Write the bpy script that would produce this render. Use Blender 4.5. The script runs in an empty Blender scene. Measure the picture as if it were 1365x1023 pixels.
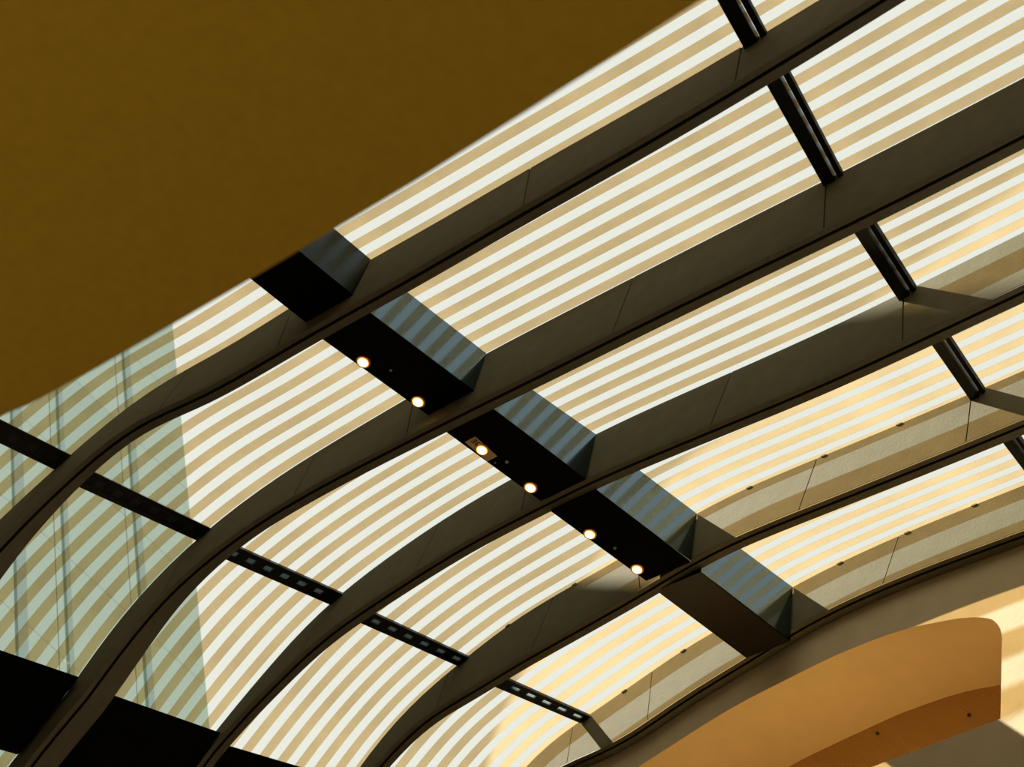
import bpy, bmesh, math
import numpy as np
from mathutils import Matrix, Vector

SC = bpy.context.scene
COL = SC.collection

# ------------------------------------------------------------------ camera, sky, sun, exposure
CAM_Z = 1.6                                   # eye height above the hall floor
UPA = math.radians(36.2)                      # tilt between the vault's chord frame and the vertical
CU, SU = math.cos(UPA), math.sin(UPA)
ROT = np.array([[0.74478649, 0.62147901, -0.24301629],
                [-0.66697297, 0.70474845, -0.24181953],
                [0.02097959, 0.34218922, 0.93939683]])


def W(v):
    """vault frame (across chord, along, out) -> world"""
    return np.array([v[0] * CU - v[2] * SU, v[1], v[0] * SU + v[2] * CU + CAM_Z])


def Wd(v):
    return np.array([v[0] * CU - v[2] * SU, v[1], v[0] * SU + v[2] * CU])


cd = bpy.data.cameras.new('camera')
cam = bpy.data.objects.new('camera', cd)
COL.objects.link(cam)
r_, u_, b_ = Wd(ROT[0]), -Wd(ROT[1]), -Wd(ROT[2])
M = Matrix(((r_[0], u_[0], b_[0], 0), (r_[1], u_[1], b_[1], -1.445161), (r_[2], u_[2], b_[2], CAM_Z), (0, 0, 0, 1)))
cam.matrix_world = M
cd.sensor_width = 36
cd.lens = 2200 / 1365 * 36
cd.clip_start = .05
cd.clip_end = 500
cd.dof.use_dof = True
cd.dof.focus_distance = 10.6
cd.dof.aperture_fstop = 2.8
SC.camera = cam
SC.cycles.transparent_max_bounces = 48

world = bpy.data.worlds.new('sky')
SC.world = world
world.use_nodes = True
bg = world.node_tree.nodes['Background']
bg.inputs['Color'].default_value = (.86, .86, .775, 1)
bg.inputs['Strength'].default_value = 1.0

SUN_DIR = np.array([math.cos(math.radians(-46.4)), .20, math.sin(math.radians(-46.4))])   # way the light travels
SUN_DIR /= np.linalg.norm(SUN_DIR)
sd = bpy.data.lights.new('sun', 'SUN')
sd.energy = 24.0
sd.color = (1, .91, .73)
sd.angle = math.radians(.55)
sun = bpy.data.objects.new('sun', sd)
COL.objects.link(sun)
sun.rotation_euler = Vector(SUN_DIR).to_track_quat('-Z', 'Y').to_euler()

# added unseen warm fill spots near the floor, brightening the low ceiling
for i, (x, y) in enumerate(((-6.0, -2.6), (-2.4, -2.8), (1.2, -3.0))):
    ud = bpy.data.lights.new('ceiling_fill', 'SPOT')
    ud.energy = 105
    ud.color = (1, .80, .50)
    ud.spot_size = math.radians(100)
    ud.spot_blend = 1
    ud.shadow_soft_size = .3
    uo = bpy.data.objects.new('ceiling_fill', ud)
    COL.objects.link(uo)
    uo.location = (x, y, .4)
    uo.rotation_euler = (math.pi, 0, 0)

SC.view_settings.view_transform = 'Standard'
SC.view_settings.look = 'None'
SC.view_settings.exposure = 0
SC.view_settings.gamma = 1
SC.view_settings.use_curve_mapping = False

# ------------------------------------------------------------------ the vault's measured form
KN = np.linspace(-3.8128516, .86738054, 9)
HN = np.array([10.855984, 11.19887, 11.363627, 11.312795, 11.119886, 10.832908, 10.494641, 10.111224, 9.65626])
KE = np.linspace(-3.6, 3.3, 11)
KD = np.linspace(-3.6, 3.3, 8)
ERIB = {1: [-.36, -.22, -.0515, .1344, .0031, -.035, -.076, -.064, -.067, -.0168, .0845],
        2: [-.3679, -.17, -.0046, .051, .0249, -.0055, -.0281, -.0415, -.0629, -.0907, -.0885],
        3: [-.0121, -.0605, .0269, .0755, .1056, .0803, .0497, .0065, -.0306, -.0138, .0147],
        4: [.1454, .0592, -.0114, .0079, -.0006, .0217, .0867, .0698, .0398, .0228, .0141],
        5: [.207, .0745, -.0779, -.1201, -.052, -.0076, .077, .126, .1207, .1041, .0909]}
DRIB = {1: [.78, .66, .5277, .5912, .6028, .5581, .4972, .4299],
        2: [.56, .585, .5727, .5861, .6418, .6314, .6191, .599],
        3: [.40, .5122, .6046, .594, .5916, .6032, .6172, .6304],
        4: [.45, .5592, .6899, .6685, .6295, .6115, .607, .6046],
        5: [.6082, .6765, .7697, .7157, .6236, .5986, .6114, .6163]}
ERIB[0] = [-.6, -.38, -.09, .12, -.01, -.05, -.09, -.075, -.08, -.03, .06]
TH = .056                                     # near cheek to rib plane, doubled
HF = .072                                     # far cheek from the rib plane
GROW = -.077403
SPIN = np.array([-.000418, .006311, -.026691])
DRIFT = np.array([.096378, 1.0, .858265])


def spl(K, Y, x):
    n = len(K)
    h = np.diff(K)
    A = np.zeros((n, n))
    B = np.zeros((n, n))
    A[0, 0] = A[-1, -1] = 1
    for i in range(1, n - 1):
        A[i, i - 1], A[i, i], A[i, i + 1] = h[i - 1], 2 * (h[i - 1] + h[i]), h[i]
        B[i, i - 1], B[i, i], B[i, i + 1] = 6 / h[i - 1], -6 / h[i - 1] - 6 / h[i], 6 / h[i]
    Y = np.asarray(Y, float)
    m2 = np.linalg.solve(A, B @ Y)
    xc = min(max(x, K[0]), K[-1])
    i = min(max(int(np.searchsorted(K, xc)) - 1, 0), n - 2)
    H = K[i + 1] - K[i]
    a, b = (K[i + 1] - xc) / H, (xc - K[i]) / H
    v = a * Y[i] + b * Y[i + 1] + ((a ** 3 - a) * m2[i] + (b ** 3 - b) * m2[i + 1]) * H * H / 6
    dv = (Y[i + 1] - Y[i]) / H + ((1 - 3 * a * a) * m2[i] + (3 * b * b - 1) * m2[i + 1]) * H / 6
    return v, dv, x - xc


def prof(x):
    v, dv, r = spl(KN, HN, x)
    if r < 0:                                  # keeps bending down towards the springing
        return v + dv * r - .16 * r * r, dv - .32 * r
    return v + dv * r, dv


def edge(k, x):
    """outer edge of rib k at x: point (x,z) and outward normal in the rib's plane"""
    z, dz = prof(x)
    e = spl(KE, ERIB[k], x)[0]
    n = np.array([-dz, 1.0]) / math.hypot(1, dz)
    return np.array([x, z]) + n * e, n


def rodr(w):
    t = np.linalg.norm(w)
    if t < 1e-12:
        return np.eye(3)
    a = w / t
    K = np.array([[0, -a[2], a[1]], [a[2], 0, -a[0]], [-a[1], a[0], 0]])
    return np.eye(3) + math.sin(t) * K + (1 - math.cos(t)) * K @ K


_mo = {}


def motion(k):
    m = k - 2.0
    if m not in _mo:
        us = np.linspace(0, m, 9)
        wt = np.array([1, 4, 2, 4, 2, 4, 2, 4, 1]) * (m / 24.0)
        t = sum(a * (rodr(SPIN * u) @ DRIFT) for a, u in zip(wt, us)) if abs(m) > 1e-9 else np.zeros(3)
        _mo[m] = (1 + GROW * m, rodr(SPIN * m), t)
    return _mo[m]


def place(k, xz, off=0.0):
    """point (x,z) of rib k's plane, moved off metres along the vault, in world"""
    s, R, t = motion(k)
    return W(np.array([0, 2.0, 0]) + t + s * (R @ np.array([xz[0], off / s, xz[1]])))


def rp(k, x, dep=0.0, off=0.0):
    p, n = edge(k, x)
    return place(k, p - n * dep, off)


def surf(k, x, v, dep=0.0):
    """bay between rib k and rib k+1, v = 0..1 along the vault, dep metres inwards"""
    a, b = rp(k, x, 0, HF), rp(k + 1, x, 0, -TH / 2)
    p = a * (1 - v) + b * v
    if dep:
        t1 = rp(k, x + .02) - rp(k, x - .02)
        n = np.cross(b - a, t1)
        n /= np.linalg.norm(n)
        if n[2] < 0:
            n = -n
        p = p - n * dep
    return p


BOX_X, BOX_LEAN = .245, .10                   # light boxes: foot of the right cheek, its lean
BOX_K = [0, 1, 2, 3, 4, 5]
BOX_DS = [.455, .452, .443, .519, .538, .585]
BOX_WS = [.404, .401, .396, .388, .381, .374]
ZUP, XR = np.array([0, 0, 1.0]), np.array([1.0, 0, 0])


def boxd(k, v):
    return float(np.interp(k + v, BOX_K, BOX_DS))


def boxpt(k, v, dn, left):
    """dn: share of the box's depth, left: share of its width"""
    d, w = boxd(k, v) * dn, float(np.interp(k + v, BOX_K, BOX_WS)) * left
    return surf(k, BOX_X, v) - ZUP * d + XR * (BOX_LEAN * d - w)


# ------------------------------------------------------------------ materials
def mat(name, col=(.5, .5, .5), rough=.5, metal=0.0, spec=.5, emit=None, estr=1.0, noise=None, bump=None):
    m = bpy.data.materials.new(name)
    m.use_nodes = True
    nt = m.node_tree
    p = nt.nodes['Principled BSDF']
    p.inputs['Base Color'].default_value = (*col, 1)
    p.inputs['Roughness'].default_value = rough
    p.inputs['Metallic'].default_value = metal
    p.inputs['Specular IOR Level'].default_value = spec
    if emit:
        p.inputs['Emission Color'].default_value = (*emit, 1)
        p.inputs['Emission Strength'].default_value = estr
    tc = nt.nodes.new('ShaderNodeTexCoord')
    if noise:
        sc, amt = noise
        n = nt.nodes.new('ShaderNodeTexNoise')
        n.inputs['Scale'].default_value = sc
        n.inputs['Detail'].default_value = 5
        nt.links.new(tc.outputs['Object'], n.inputs['Vector'])
        r = nt.nodes.new('ShaderNodeMapRange')
        r.inputs['From Min'].default_value = .3
        r.inputs['From Max'].default_value = .7
        r.inputs['To Min'].default_value = 1 - amt
        r.inputs['To Max'].default_value = 1 + amt
        nt.links.new(n.outputs['Fac'], r.inputs['Value'])
        mx = nt.nodes.new('ShaderNodeMix')
        mx.data_type = 'RGBA'
        mx.blend_type = 'MULTIPLY'
        mx.inputs[0].default_value = 1
        mx.inputs[6].default_value = (*col, 1)
        nt.links.new(r.outputs['Result'], mx.inputs[7])
        nt.links.new(mx.outputs[2], p.inputs['Base Color'])
    if bump:
        sc, st = bump
        n = nt.nodes.new('ShaderNodeTexNoise')
        n.inputs['Scale'].default_value = sc
        n.inputs['Detail'].default_value = 4
        nt.links.new(tc.outputs['Object'], n.inputs['Vector'])
        bp = nt.nodes.new('ShaderNodeBump')
        bp.inputs['Strength'].default_value = st
        bp.inputs['Distance'].default_value = .01
        nt.links.new(n.outputs['Fac'], bp.inputs['Height'])
        nt.links.new(bp.outputs['Normal'], p.inputs['Normal'])
    return m


def mix_mat(name, build):
    m = bpy.data.materials.new(name)
    m.use_nodes = True
    nt = m.node_tree
    nt.nodes.remove(nt.nodes['Principled BSDF'])
    build(nt, nt.nodes['Material Output'])
    return m


def _glass(nt, out):
    t = nt.nodes.new('ShaderNodeBsdfTransparent')
    t.inputs['Color'].default_value = (.985, .995, .985, 1)
    g = nt.nodes.new('ShaderNodeBsdfGlossy')
    g.inputs['Roughness'].default_value = .03
    f = nt.nodes.new('ShaderNodeFresnel')
    f.inputs['IOR'].default_value = 1.3
    mx = nt.nodes.new('ShaderNodeMixShader')
    geo = nt.nodes.new('ShaderNodeNewGeometry')
    fr = nt.nodes.new('ShaderNodeMath')
    fr.operation = 'SUBTRACT'
    fr.inputs[0].default_value = 1
    nt.links.new(geo.outputs['Backfacing'], fr.inputs[1])
    ff = nt.nodes.new('ShaderNodeMath')
    ff.operation = 'MULTIPLY'
    nt.links.new(f.outputs['Fac'], ff.inputs[0])
    nt.links.new(fr.outputs[0], ff.inputs[1])
    nt.links.new(ff.outputs[0], mx.inputs['Fac'])
    nt.links.new(t.outputs[0], mx.inputs[1])
    nt.links.new(g.outputs[0], mx.inputs[2])
    nt.links.new(mx.outputs[0], out.inputs['Surface'])


def _film(nt, out):
    tc = nt.nodes.new('ShaderNodeTexCoord')
    n = nt.nodes.new('ShaderNodeTexNoise')
    n.inputs['Scale'].default_value = 2.2
    n.inputs['Detail'].default_value = 3
    nt.links.new(tc.outputs['Object'], n.inputs['Vector'])
    rr = nt.nodes.new('ShaderNodeMapRange')
    rr.inputs['From Min'].default_value = .3
    rr.inputs['From Max'].default_value = .7
    rr.inputs['To Min'].default_value = .93
    rr.inputs['To Max'].default_value = 1.05
    nt.links.new(n.outputs['Fac'], rr.inputs['Value'])
    mc = nt.nodes.new('ShaderNodeMix')
    mc.data_type = 'RGBA'
    mc.blend_type = 'MULTIPLY'
    mc.inputs[0].default_value = 1
    mc.inputs[6].default_value = (.86, .738, .55, 1)
    nt.links.new(rr.outputs['Result'], mc.inputs[7])
    t = nt.nodes.new('ShaderNodeBsdfTransparent')
    nt.links.new(mc.outputs[2], t.inputs['Color'])
    d = nt.nodes.new('ShaderNodeBsdfTranslucent')
    d.inputs['Color'].default_value = (.82, .76, .62, 1)
    mx = nt.nodes.new('ShaderNodeMixShader')
    mx.inputs['Fac'].default_value = .052
    nt.links.new(t.outputs[0], mx.inputs[1])
    nt.links.new(d.outputs[0], mx.inputs[2])
    nt.links.new(mx.outputs[0], out.inputs['Surface'])


def _slot(nt, out):
    t = nt.nodes.new('ShaderNodeBsdfTranslucent')
    t.inputs['Color'].default_value = (.26, .30, .30, 1)
    g = nt.nodes.new('ShaderNodeBsdfTransparent')
    g.inputs['Color'].default_value = (.26, .29, .29, 1)
    mx = nt.nodes.new('ShaderNodeMixShader')
    mx.inputs['Fac'].default_value = .5
    nt.links.new(t.outputs[0], mx.inputs[1])
    nt.links.new(g.outputs[0], mx.inputs[2])
    nt.links.new(mx.outputs[0], out.inputs['Surface'])


def _screen(nt, out):
    """brown acoustic board with fine diagonal ribbing"""
    p = nt.nodes.new('ShaderNodeBsdfPrincipled')
    tc = nt.nodes.new('ShaderNodeTexCoord')
    mp = nt.nodes.new('ShaderNodeMapping')
    mp.inputs['Rotation'].default_value = (0, math.radians(40), 0)
    w = nt.nodes.new('ShaderNodeTexWave')
    w.inputs['Scale'].default_value = 22
    nt.links.new(tc.outputs['Object'], mp.inputs['Vector'])
    nt.links.new(mp.outputs['Vector'], w.inputs['Vector'])
    cr = nt.nodes.new('ShaderNodeMix')
    cr.data_type = 'RGBA'
    cr.inputs[6].default_value = (.40, .215, .06, 1)
    cr.inputs[7].default_value = (.52, .29, .085, 1)
    nt.links.new(w.outputs['Fac'], cr.inputs[0])
    nt.links.new(cr.outputs[2], p.inputs['Base Color'])
    bp = nt.nodes.new('ShaderNodeBump')
    bp.inputs['Strength'].default_value = .4
    bp.inputs['Distance'].default_value = .005
    nt.links.new(w.outputs['Fac'], bp.inputs['Height'])
    nt.links.new(bp.outputs['Normal'], p.inputs['Normal'])
    p.inputs['Roughness'].default_value = .8
    nt.links.new(p.outputs[0], out.inputs['Surface'])


RIB = mat('rib plaster board', (.134, .122, .074), .85, spec=.1, noise=(9, .08), bump=(60, .12))
RIBCORE = mat('rib core', (.015, .014, .012), .8, spec=.1)
FLANGE = mat('rib flange paint', (.11, .098, .062), .7, spec=.2, noise=(14, .10))
BLACK = mat('black satin steel', (.006, .006, .0065), .35, spec=.25)
BEAD = mat('black bead', (.005, .005, .005), .6, spec=.15)
MATTE = mat('matt black steel', (.0035, .0035, .004), .9, spec=.03)
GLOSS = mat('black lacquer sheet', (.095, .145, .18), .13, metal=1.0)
GLOSS_SHADED = mat('shaded black lacquer sheet', (.012, .02, .022), .3, metal=1.0)  # shaded copy of the lacquer: reflections blocked by the ceiling are in the colour
GLASS = mix_mat('roof glass', _glass)
FILM = mix_mat('tan translucent strip', _film)
SLOT = mix_mat('grey diffuser', _slot)
SLOT_DIMMED = mat('dimmed slot cover', (.012, .012, .013), .5)  # dimmed copy of the diffuser, its weaker light put into the colour
SCREEN = mix_mat('ribbed brown board', _screen)
WALLM = mat('beige plaster', (.62, .535, .37), .9, spec=.1, noise=(5, .06), bump=(40, .08))
NICHEM = mat('ochre plaster', (.85, .66, .36), .9, spec=.1, noise=(6, .03))
SLABM = mat('brown plaster', (.50, .315, .03), .95, spec=.05, noise=(30, .05), bump=(120, .1))
FLOORM = mat('warm stone floor', (.34, .27, .17), .6, noise=(3, .1))
SIDEM = mat('ochre side wall', (.40, .25, .08), .9, spec=.1, noise=(4, .05))
LAMP = mat('lamp glow', (1, .8, .5), .5, emit=(1, .60, .26), estr=14)
CONE = mat('warm lamp cone', (1, .5, .2), .5, emit=(1, .30, .055), estr=2.2)
RIM = mat('lamp cone', (.75, .38, .12), .45, metal=.6)
PAPER = mat('paper tag', (.50, .36, .20), .9, spec=.05)
INK = mat('tag ink', (.03, .02, .015), .9, spec=.05)
STUD = mat('dull steel stud', (.35, .34, .30), .5, metal=.3)
PANE = mat('mint mirror glass', (.49, .585, .52), .16, metal=1.0)
PANE2 = mat('mint mirror glass, cooler', (.45, .545, .49), .2, metal=1.0)
MULL = mat('grey green mullion', (.36, .45, .42), .3, metal=1.0)
FACADE = mat('grey facade back', (.42, .44, .42), .9)
DOT = mat('dark screw head', (.05, .03, .015), .7)


# ------------------------------------------------------------------ object helpers
def tag(o, label=None, cat=None, group=None, kind=None):
    if label:
        o['label'] = label
    if cat:
        o['category'] = cat
    if group:
        o['group'] = group
    if kind:
        o['kind'] = kind
    return o


def empty(name, loc, **k):
    o = bpy.data.objects.new(name, None)
    o.empty_display_size = .1
    COL.objects.link(o)
    o.location = Vector(loc)
    return tag(o, **k)


def mesh_obj(name, verts, faces, m, parent=None, smooth=False, **k):
    """vertices in world; the object's origin is its own centre, or its parent's when there is one"""
    V = [Vector(v) for v in verts]
    org = Vector((0, 0, 0))
    for v in V:
        org += v
    org /= len(V)
    me = bpy.data.meshes.new(name)
    me.from_pydata([v - org for v in V], [], faces)
    bm = bmesh.new()
    bm.from_mesh(me)
    bmesh.ops.recalc_face_normals(bm, faces=bm.faces)
    bm.to_mesh(me)
    bm.free()
    me.materials.append(m)
    if smooth:
        for p in me.polygons:
            p.use_smooth = True
    o = bpy.data.objects.new(name, me)
    COL.objects.link(o)
    o.location = org
    if parent:
        loc = Vector((0, 0, 0))
        q = parent
        while q:
            loc += q.location
            q = q.parent
        o.parent = parent
        o.location = org - loc
    return tag(o, **k)


def sweep(sections, closed_ring=True):
    """list of rings (same length) -> verts, faces with caps"""
    n = len(sections[0])
    V = [p for s in sections for p in s]
    F = []
    for i in range(len(sections) - 1):
        for j in range(n if closed_ring else n - 1):
            a, b = i * n + j, i * n + (j + 1) % n
            F.append((a, b, b + n, a + n))
    if closed_ring:
        F.append(tuple(range(n))[::-1])
        F.append(tuple((len(sections) - 1) * n + j for j in range(n)))
    return V, F


def join(*vf):
    V, F = [], []
    for v, f in vf:
        b = len(V)
        V += list(v)
        F += [tuple(i + b for i in q) for q in f]
    return V, F


def prism(poly, ext):
    """polygon (list of 3d points) extruded by a vector"""
    a = [np.asarray(p, float) for p in poly]
    return sweep([a, [p + np.asarray(ext, float) for p in a]])


def ring_disc(c, n, r, h, seg=20):
    """short cylinder along -n from c"""
    n = np.asarray(n, float) / np.linalg.norm(n)
    t = np.cross(n, [0, 1, .2])
    t /= np.linalg.norm(t)
    b = np.cross(n, t)
    R = [c + r * (math.cos(a) * t + math.sin(a) * b) for a in np.linspace(0, 2 * math.pi, seg, endpoint=False)]
    return sweep([R, [p + n * h for p in R]])


# ------------------------------------------------------------------ hall shell
def slab(name, x0, x1, y0, y1, z0, z1, m, **k):
    V, F = prism([(x0, y0, z0), (x1, y0, z0), (x1, y1, z0), (x0, y1, z0)], (0, 0, z1 - z0))
    return mesh_obj(name, V, F, m, kind='structure', **k)


slab('floor', -11.2, 6.2, -9, 6.4, -.2, 0, FLOORM)
slab('wall_left', -11.2, -11.0, -9, 6.4, 0, 6.0, SIDEM)
slab('wall_front', -11.2, 6.2, -9.2, -9.0, 0, 5.0, SIDEM)
slab('wall_right', 6.2, 6.4, -9, 6.4, 0, 5.0, SIDEM)

# low brown ceiling whose curved edge opens on to the vault
edge_pts = [(-11.0, -2.6), (-8.0, -1.75), (-6.2, -1.32), (-5.2, -1.08), (-4.559, -.905), (-4.111, -.78), (-3.674, -.685), (-3.518, -.662), (-3.227, -.643), (-3.011, -.633),
            (-2.636, -.617), (-2.326, -.607), (-2.047, -.598), (-1.719, -.594), (-1.461, -.592), (-1.233, -.591), (-1.018, -.591),
            (.5, -.59), (6.2, -.59)]
zc = CAM_Z + 3.2
poly = [(x, y, zc) for x, y in edge_pts] + [(6.2, -9.0, zc), (-11.0, -9.0, zc)]
V, F = prism(poly, (0, 0, .22))
mesh_obj('ceiling', V, F, SLABM, kind='structure', label='smooth dark brown ceiling with a curved front edge')

# bulkhead above the low ceiling; opaque far roof side added unseen to cut sky fill
xs = np.linspace(-5.2, 4.2, 40)
bulk = [rp(0, x, 0, -1.0) for x in xs]
V, F = prism(bulk + [np.array([bulk[-1][0], bulk[-1][1], 5.1]), np.array([bulk[0][0], bulk[-1][1], 5.1])], (0, -.1, 0))
mesh_obj('wall_front', V, F, SIDEM, kind='structure')
V, F = sweep([[rp(0, x, -.02, -1.0), rp(0, x, -.02, .02), rp(0, x, -.12, .02), rp(0, x, -.12, -1.0)] for x in xs])
mesh_obj('ceiling', V, F, SIDEM, kind='structure')
A0, A1 = rp(0, 4.15, -.15, -.1), rp(5, 4.15, -.15, .3)
V, F = prism([A0, A1, np.array([6.3, A1[1], 5.0]), np.array([6.3, A0[1], 5.0])], (0, 0, .15))
mesh_obj('ceiling', V, F, SIDEM, kind='structure')

# ------------------------------------------------------------------ ribs
XL, XRR = -5.2, 4.2
JOINTS = {1: [(2.265, -.24), (1.2, -.22), (-.30, -.2), (-1.10, -.3), (-2.28, -.3)],
          2: [(2.293, -.30), (1.21, -.36), (-.30, -.2), (-1.10, -.3), (-2.28, -.3)],
          3: [(2.304, -.313), (1.228, -.39), (-.30, -.25), (-1.104, -.387), (-2.28, -.33)],
          4: [(2.292, -.356), (1.198, -.417), (-.30, -.2), (-1.108, -.463), (-2.278, -.328)],
          5: [(2.30, -.40), (1.18, -.43), (-.335, -.153), (-1.254, -.333), (-2.28, -.33)]}
RIBLABEL = {1: 'dark curved rib next to the brown ceiling edge, first of the five',
            2: 'dark curved rib second from the brown ceiling, above the first pair of lamps',
            3: 'dark curved rib, middle one of five, carrying sunlit patches only near its right end',
            4: 'tan curved rib, last but one before the end wall, with one broad sunlit band',
            5: 'sunlit tan curved rib against the end wall above the niche'}


def depth(k, x):
    return spl(KD, DRIB[k], x)[0] - .05 - .18 * min(1.25, max(0, -x / 3.2)) ** 1.5


for k in range(1, 6):
    root = empty('vault_rib', rp(k, 0, .3), label=RIBLABEL[k], cat='rib', group='curved roof ribs')
    xs = list(np.linspace(XL, XRR, 78))
    h = TH / 2
    lip = .013
    # core plate, a little back from the cladding on both cheeks
    secs = []
    for x in xs:
        d = depth(k, x)
        secs.append([rp(k, x, 0, -h + .006), rp(k, x, 0, HF - .006), rp(k, x, d - .03, HF - .006), rp(k, x, d - .03, -h + .006)])
    V, F = sweep(secs)
    mesh_obj('core_plate', V, F, RIBCORE, root)
    # two bottom flanges with a dark groove between
    for nm, o0, o1 in (('near_flange', -h, .004), ('far_flange', .024, HF)):
        secs = []
        for x in xs:
            d = depth(k, x)
            u = min(1, max(0, (-1.5 - x) / 2.0))
            fl = .085 * u * u * (3 - 2 * u) if nm == 'far_flange' and k < 3 else 0      # the foot of each rib broadens
            secs.append([rp(k, x, d - lip, o0), rp(k, x, d - lip, o1 + fl), rp(k, x, d, o1 + fl), rp(k, x, d, o0)])
        V, F = sweep(secs)
        mesh_obj('flange', V, F, FLANGE, root)
    # cladding boards between the joints, both cheeks
    jt = sorted(JOINTS[k])
    jx = [XL] + [a for a, b in jt] + [XRR]
    jb = [0] + [b for a, b in jt] + [0]
    for side in (-1, 1):
        for i in range(len(jx) - 1):
            a, b = jx[i] + (.004 if i else 0), jx[i + 1] - (.004 if i + 2 < len(jx) else 0)
            n = max(4, int((b - a) / .16))
            secs = []
            for s in np.linspace(0, 1, n + 1):
                x = a + (b - a) * s
                d = depth(k, x)
                _, nr = edge(k, x)
                slope = -nr[0] / nr[1]
                # foot of the board: measured lean of the joints
                lean = (jb[i] * (1 - s) + jb[i + 1] * s)
                x2 = x + (lean + nr[0] * d if (jb[i] or jb[i + 1]) else 0)
                x2 = x + (lean + nr[0] * d) * (1 if 0 < i < len(jx) - 2 else (s if i == 0 else 1 - s))
                y0, y1 = (-h, -h + .006) if side < 0 else (HF, HF - .006)
                d2 = depth(k, x2)
                secs.append([rp(k, x, 0, y0), rp(k, x2, d2 - lip - .004, y0), rp(k, x2, d2 - lip - .004, y1), rp(k, x, 0, y1)])
            V, F = sweep(secs)
            mesh_obj('side_panel', V, F, RIB, root)
    # small fixing cleats where the glazing sits on the rib
    if k >= 4:
        for x in (1.80, 1.25, .67, -.9, -1.6):
            p, nr = edge(k, x)
            c = rp(k, x, .004, -h - .006)
            t = rp(k, x + .03, .004, -h - .006) - c
            t /= np.linalg.norm(t)
            nw = rp(k, x, -.05, -h) - rp(k, x, .05, -h)
            nw /= np.linalg.norm(nw)
            pts = []
            for a in np.linspace(0, 2 * math.pi, 10, endpoint=False):
                pts.append(c + t * .024 * math.cos(a) + nw * .010 * math.sin(a))
            yv = rp(k, x, 0, h) - rp(k, x, 0, -h)
            V, F = prism(pts, yv / np.linalg.norm(yv) * .012)
            mesh_obj('cleat', V, F, RIB, root)

# ------------------------------------------------------------------ glazed bays: panes and tan strips
PITCH, GAP = .1375, .0675
PHASE = {0: .06, 1: .03, 2: -.012, 3: -.058, 4: -.075}
BREAKS = [-5.2, -3.72, -2.11, -.1, 2.32, 4.2]
for k in range(0, 5):
    root = empty('window_%d' % (k + 1), surf(k, 0, .5), kind='structure')
    for i in range(len(BREAKS) - 1):
        a, b = BREAKS[i] + .004, BREAKS[i + 1] - .004
        n = max(4, int((b - a) / .13))
        xs = np.linspace(a, b, n + 1)
        secs = [[surf(k, x, -.02, -.012), surf(k, x, 1.02, -.012), surf(k, x, 1.02, -.024), surf(k, x, -.02, -.024)] for x in xs]
        V, F = sweep(secs)
        mesh_obj('pane', V, F, GLASS, root, smooth=False)
        for j in range(-1, 9):
            v0 = PHASE[k] + PITCH * j + GAP
            v1 = PHASE[k] + PITCH * (j + 1)
            v0, v1 = max(v0, -.01), min(v1, 1.01)
            if v1 - v0 < .02 or v1 < .02 or v0 > .99:
                continue
            secs = [[surf(k, x, v0, .001), surf(k, x, v1, .001), surf(k, x, v1, -.002), surf(k, x, v0, -.002)] for x in xs]
            V, F = sweep(secs)
            mesh_obj('strip', V, F, FILM, root)


# ------------------------------------------------------------------ purlins
def bar(k, x0, x1, d0, d1, v0=.004, v1=.996):
    """straight bar lying under the glazing of bay k, from x0 to x1 across and depth d0..d1"""
    secs = []
    for v in (v0, v1):
        a, b = surf(k, x0, v, d0), surf(k, x1, v, d0)
        c, d = surf(k, x1, v, d1), surf(k, x0, v, d1)
        secs.append([a, b, c, d])
    return sweep(secs)


BAYNAME = ['beside the brown ceiling', 'in the second bay from the brown ceiling', 'in the middle bay', 'in the fourth bay from the brown ceiling',
           'in the last bay before the end wall']
for k in range(0, 5):
    # slender black tube purlin with a separate gloss bead
    t = empty('tube_purlin', surf(k, 2.33, .5), label='slim black purlin with a bright line, ' + BAYNAME[k], cat='purlin', group='slim black purlins at the upper right')
    V, F = bar(k, 2.285, 2.345, .002, .07)
    mesh_obj('bar', V, F, BLACK, t)
    V, F = bar(k, 2.356, 2.381, .002, .05)
    mesh_obj('bead', V, F, BEAD, t)

    # flat black strip with small grey light slots
    t = empty('slotted_purlin', surf(k, -2.11, .5), label='flat black strip with grey slots, ' + BAYNAME[k], cat='purlin', group='slotted black purlins')
    x0, x1 = -2.175, -2.045
    xa, xb = -2.132, -2.086
    parts = [bar(k, x0, xa, .002, .035), bar(k, xb, x1, .002, .035)]
    slots = []
    v = PHASE[k] + GAP / 2
    edges = [0.0]
    while v < 1.02:
        if v > .05 and v < .97:
            slots.append(v)
        v += PITCH
    for s in slots:
        edges += [s - .034, s + .034]
    edges.append(1.0)
    for i in range(0, len(edges), 2):
        parts.append(bar(k, xa, xb, .002, .035, edges[i], edges[i + 1]))
    V, F = join(*parts)
    mesh_obj('strip', V, F, BLACK, t)
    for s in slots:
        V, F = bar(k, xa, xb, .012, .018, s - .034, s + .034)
        mesh_obj('light_slot', V, F, SLOT if k > 1 else SLOT_DIMMED, t)

BEAMWHERE = ['left of the first rib', 'between the first two ribs at lower left', 'between the second and third ribs at the bottom',
             'between the third and fourth ribs', 'beside the end wall']
for k in range(0, 5):
    t = empty('edge_girder', surf(k, -3.75, .5), label='deep plain black foot beam, ' + BEAMWHERE[k], cat='beam', group='deep black foot beams')
    V, F = bar(k, -4.04, -3.50, .004, .10)
    mesh_obj('beam_body', V, F, MATTE, t)
    V, F = bar(k, -4.04, -3.96, .10, .115)
    mesh_obj('lower_lip', V, F, MATTE, t)

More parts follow.
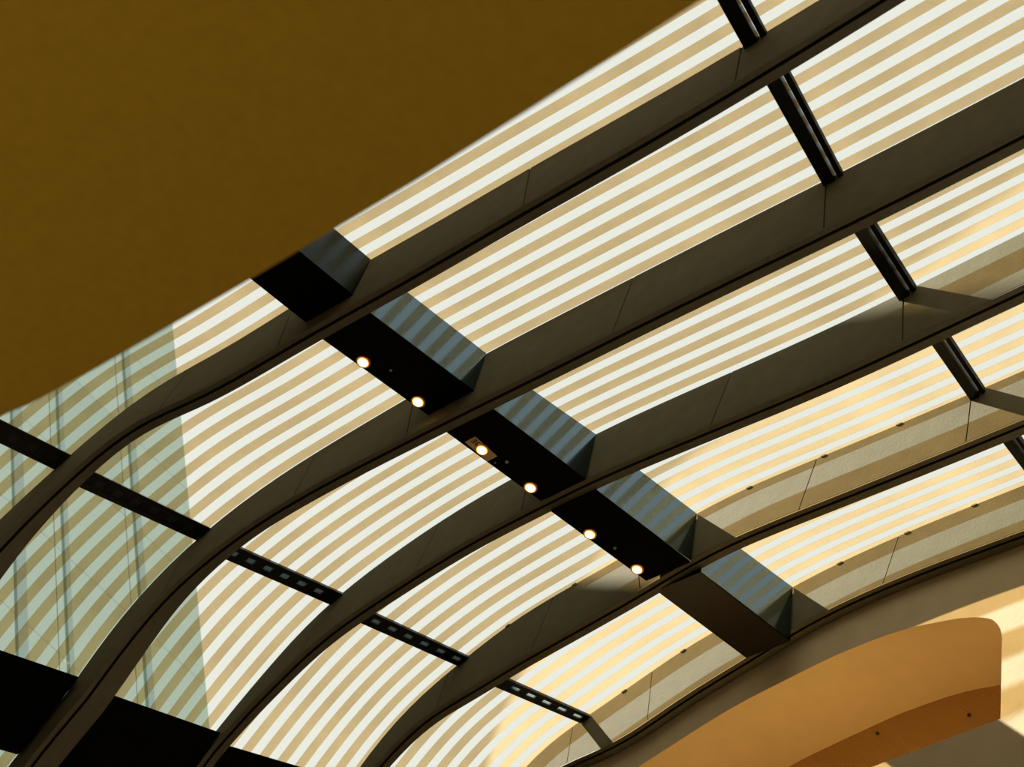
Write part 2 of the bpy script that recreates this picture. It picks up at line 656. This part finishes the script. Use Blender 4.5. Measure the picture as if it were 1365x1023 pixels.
# ------------------------------------------------------------------ black light boxes between the ribs
# each: lamps (v along the bay, distance left of the right cheek)
BOXL = ['black light box under the brown ceiling edge, unlit', 'black light box with two lamps in the second bay, nearest the brown ceiling',
        'black light box with two lamps and a paper tag, in the middle bay', 'black light box with two lamps in front of the tan ribs, fourth bay',
        'black light box without lamps touching the end wall rib']
LAMPS = {1: [(.35, .87), (.85, .87)], 2: [(.345, .83), (.838, .87)], 3: [(.345, .87), (.845, .88)]}
STUDS = {1: [(.52, .68, .008)], 2: [(.54, .73, .012), (.50, .90, .006)], 3: [(.57, .80, .010)]}
for k in range(0, 5):
    root = empty('light_box', boxpt(k, .5, 1, .5), label=BOXL[k], cat='light box', group='black boxes along the vault')
    E0, E1 = .004, .996

    def P(v, dn, left, out=0.0, down=0.0):
        return boxpt(k, v, dn, left) + XR * out - ZUP * down

    # body, underside tray
    V, F = sweep([[P(v, .08, .03), P(v, .99, .03), P(v, .99, .995), P(v, .25, .995)] for v in (E0, E1)])
    mesh_obj('box_body', V, F, MATTE, root)
    V, F = sweep([[P(v, .99, .01), P(v, .99, 1), P(v, 1, 1), P(v, 1, .01)] for v in (E0, E1)])
    mesh_obj('underside_tray', V, F, MATTE if k < 4 else BLACK, root)
    # right cheek: glossy lacquered sheet over a narrow folded seam
    V, F = sweep([[P(v, .01, 0), P(v, .95, 0), P(v, .95, .02), P(v, .01, .02)] for v in (E0, E1)])
    mesh_obj('cheek_sheet', V, F, GLOSS if k else GLOSS_SHADED, root)
    V, F = sweep([[P(v, .96, 0, .004), P(v, .99, 0, .004), P(v, .99, .02), P(v, .96, .02)] for v in (E0, E1)])
    mesh_obj('seam_trim', V, F, GLOSS if k else GLOSS_SHADED, root)
    for v, left in LAMPS.get(k, []):
        c = P(v, 1, left)
        lamp = mesh_obj('spotlight', *ring_disc(c, (0, 0, -1), .046, .012, 24), RIM, root)
        mesh_obj('lamp_cone', *ring_disc(c - ZUP * .012, (0, 0, -1), .036, .003, 24), CONE, lamp)
        mesh_obj('lens', *ring_disc(c - ZUP * .015, (0, 0, -1), .028, .004, 24), LAMP, lamp)
        ld = bpy.data.lights.new('lamp_light', 'SPOT')
        ld.energy = 2
        ld.color = (1, .55, .22)
        ld.spot_size = math.radians(120)
        ld.spot_blend = .6
        ld.shadow_soft_size = .03
        lo_ = bpy.data.objects.new('lamp_light', ld)
        COL.objects.link(lo_)
        lo_.location = c - ZUP * .03
    for v, left, r in STUDS.get(k, []):
        c = P(v, 1, left)
        mesh_obj('stud', *ring_disc(c, (0, 0, -1), r, .008, 12), STUD, root)
    if k == 2:
        # paper tag with a hand written number, partly under the lamp
        q = [P(v, 1, l, 0, .001) for v, l in ((.22, .93), (.22, .70), (.46, .76), (.46, .98))]
        V, F = prism(q, (0, 0, -.002))
        tg = mesh_obj('paper_tag', V, F, PAPER, root, label='small beige paper tag marked 13E')
        fc = bpy.data.curves.new('tag_number', 'FONT')
        fc.body = '13E'
        fc.size = .066
        fc.extrude = .0008
        fc.align_x = 'CENTER'
        fc.align_y = 'CENTER'
        tmp = bpy.data.objects.new('tmp', fc)
        COL.objects.link(tmp)
        dg = bpy.context.evaluated_depsgraph_get()
        me = bpy.data.meshes.new_from_object(tmp.evaluated_get(dg))
        bpy.data.objects.remove(tmp)
        ax = P(.22, 1, .8) - P(.40, 1, .84)                 # the writing runs back towards the ceiling
        ax = ax / np.linalg.norm(ax)
        zz = np.array([0, 0, -1.0])
        ay = np.cross(zz, ax)
        cc = P(.285, 1, .79, 0, .0045)
        mm = Matrix(((ax[0], ay[0], zz[0], cc[0]), (ax[1], ay[1], zz[1], cc[1]), (ax[2], ay[2], zz[2], cc[2]), (0, 0, 0, 1)))
        mesh_obj('tag_number', [mm @ v.co for v in me.vertices], [tuple(p.vertices) for p in me.polygons], INK, tg)

# ------------------------------------------------------------------ end wall with its rounded niche
WOFF = .085
up2, rt2 = np.array([SU, CU]), np.array([CU, -SU])      # plumb and level in the rib plane


def wp(xz, off=0.0):
    return place(5, xz, WOFF + off)


knots = [(-2.35, 10.28), (-2.0, 10.14), (-1.6, 9.98), (-1.15, 9.80), (-.733, 9.599), (-.004, 9.171), (.26, 8.99), (.517, 8.79), (.72, 8.60),
         (.898, 8.393), (1.0, 8.27), (1.086, 8.145), (1.15, 8.03), (1.188, 7.93), (1.195, 7.85), (1.175, 7.745), (1.131, 7.655)]
arc = [knots[0]]
for i in range(len(knots) - 1):
    p0, p1, p2, p3 = (np.array(knots[max(0, min(len(knots) - 1, j))]) for j in (i - 1, i, i + 1, i + 2))
    for u in (.25, .5, .75, 1):
        arc.append(tuple(.5 * (2 * p1 + (p2 - p0) * u + (2 * p0 - 5 * p1 + 4 * p2 - p3) * u * u + (3 * p1 - p0 - 3 * p2 + p3) * u ** 3)))
hole = arc + [(.631, 6.985), (-.353, 7.678), (-1.362, 8.389), (-2.93, 9.50)]
top = []
for x in np.linspace(-5.2, 4.2, 50):
    p, n = edge(5, x)
    top.append(p - n * .04)


def foot(p):
    """drop plumb to the floor"""
    q = place(5, p, WOFF)
    s = motion(5)[0]
    return np.array(p) - up2 * (q[2] / s)


outer = top + [foot(top[-1]), foot(top[0])]
bm = bmesh.new()
loops = []
for loop in (outer, hole):
    vs = [bm.verts.new(wp(p)) for p in loop]
    for i in range(len(vs)):
        bm.edges.new((vs[i], vs[(i + 1) % len(vs)]))
bmesh.ops.triangle_fill(bm, edges=bm.edges[:], use_beauty=True)
me = bpy.data.meshes.new('wall_back')
bm.to_mesh(me)
bm.free()
me.materials.append(WALLM)
wb = bpy.data.objects.new('wall_back', me)
COL.objects.link(wb)
tag(wb, kind='structure', label='beige end wall striped with sunlight')
ND = .70
secs = [[wp(p, 0) for p in hole], [wp(p, ND) for p in hole]]
V, F = sweep(secs)
F = F[:-2]
mesh_obj('niche_lining', V, F, NICHEM, wb)
V, F = prism([wp(p, ND - .002) for p in hole], Wd(np.array([0, .03, 0])))
mesh_obj('niche_back_board', V, F, SCREEN, wb, label='dark ribbed brown board at the back of the niche')

for p in ((-.155, 9.12), (.525, 8.40)):
    q = wp(p, ND - .003)
    c_ = [q + XR * .013 * math.cos(a) + ZUP * .013 * math.sin(a) for a in np.linspace(0, 2 * math.pi, 12, endpoint=False)]
    V, F = prism(c_, (0, -.012, 0))
    mesh_obj('screw_head', V, F, DOT, wb)

# ------------------------------------------------------------------ neighbouring building outside
EP, ED = np.array([-13.21, 6.22, 8.96 + CAM_Z]), np.array([.110, .503, -.857])
root = empty('building', (EP[0], EP[1] - 6, 0), label='pale mint glass building seen through the lower left of the vault', cat='building')
back = np.array([-1.0, -.6, 0]) * 1.6
a, b = EP - ED * 34, EP + ED * 12.3
poly = [a, b, np.array([b[0] + .2, b[1] - 22, b[2]]), np.array([a[0] + .2, a[1] - 22, a[2]])]
V, F = prism([p + back * .02 for p in poly], back)
mesh_obj('building_mass', V, F, FACADE, root)
fu = np.array([.0, -1.0, 0])
fn = np.array([1.0, 0, 0])
npan = 0
for r in range(-9, 9):
    for c in range(0, 9):
        w_, h_ = 1.15, 1.25
        o = EP - ED * (r * h_) + fu * (c * w_)
        g = .004
        q = [o + fu * g, o + fu * (w_ - g), o + fu * (w_ - g) - ED * (h_ - g), o + fu * g - ED * (h_ - g)]
        V, F = prism(q, fn * .02)
        mesh_obj('pane', V, F, PANE if (r * 3 + c * 5) % 7 else PANE2, root)
for c, wd in ((.9, .10), (2.1, .07), (2.75, .14), (4.2, .10), (5.3, .12)):
    o = EP + fu * c
    q = [o + ED * 11, o + ED * 11 + fu * wd, o - ED * 11 + fu * wd, o - ED * 11]
    V, F = prism(q, fn * .045)
    mesh_obj('mullion', V, F, MULL, root)
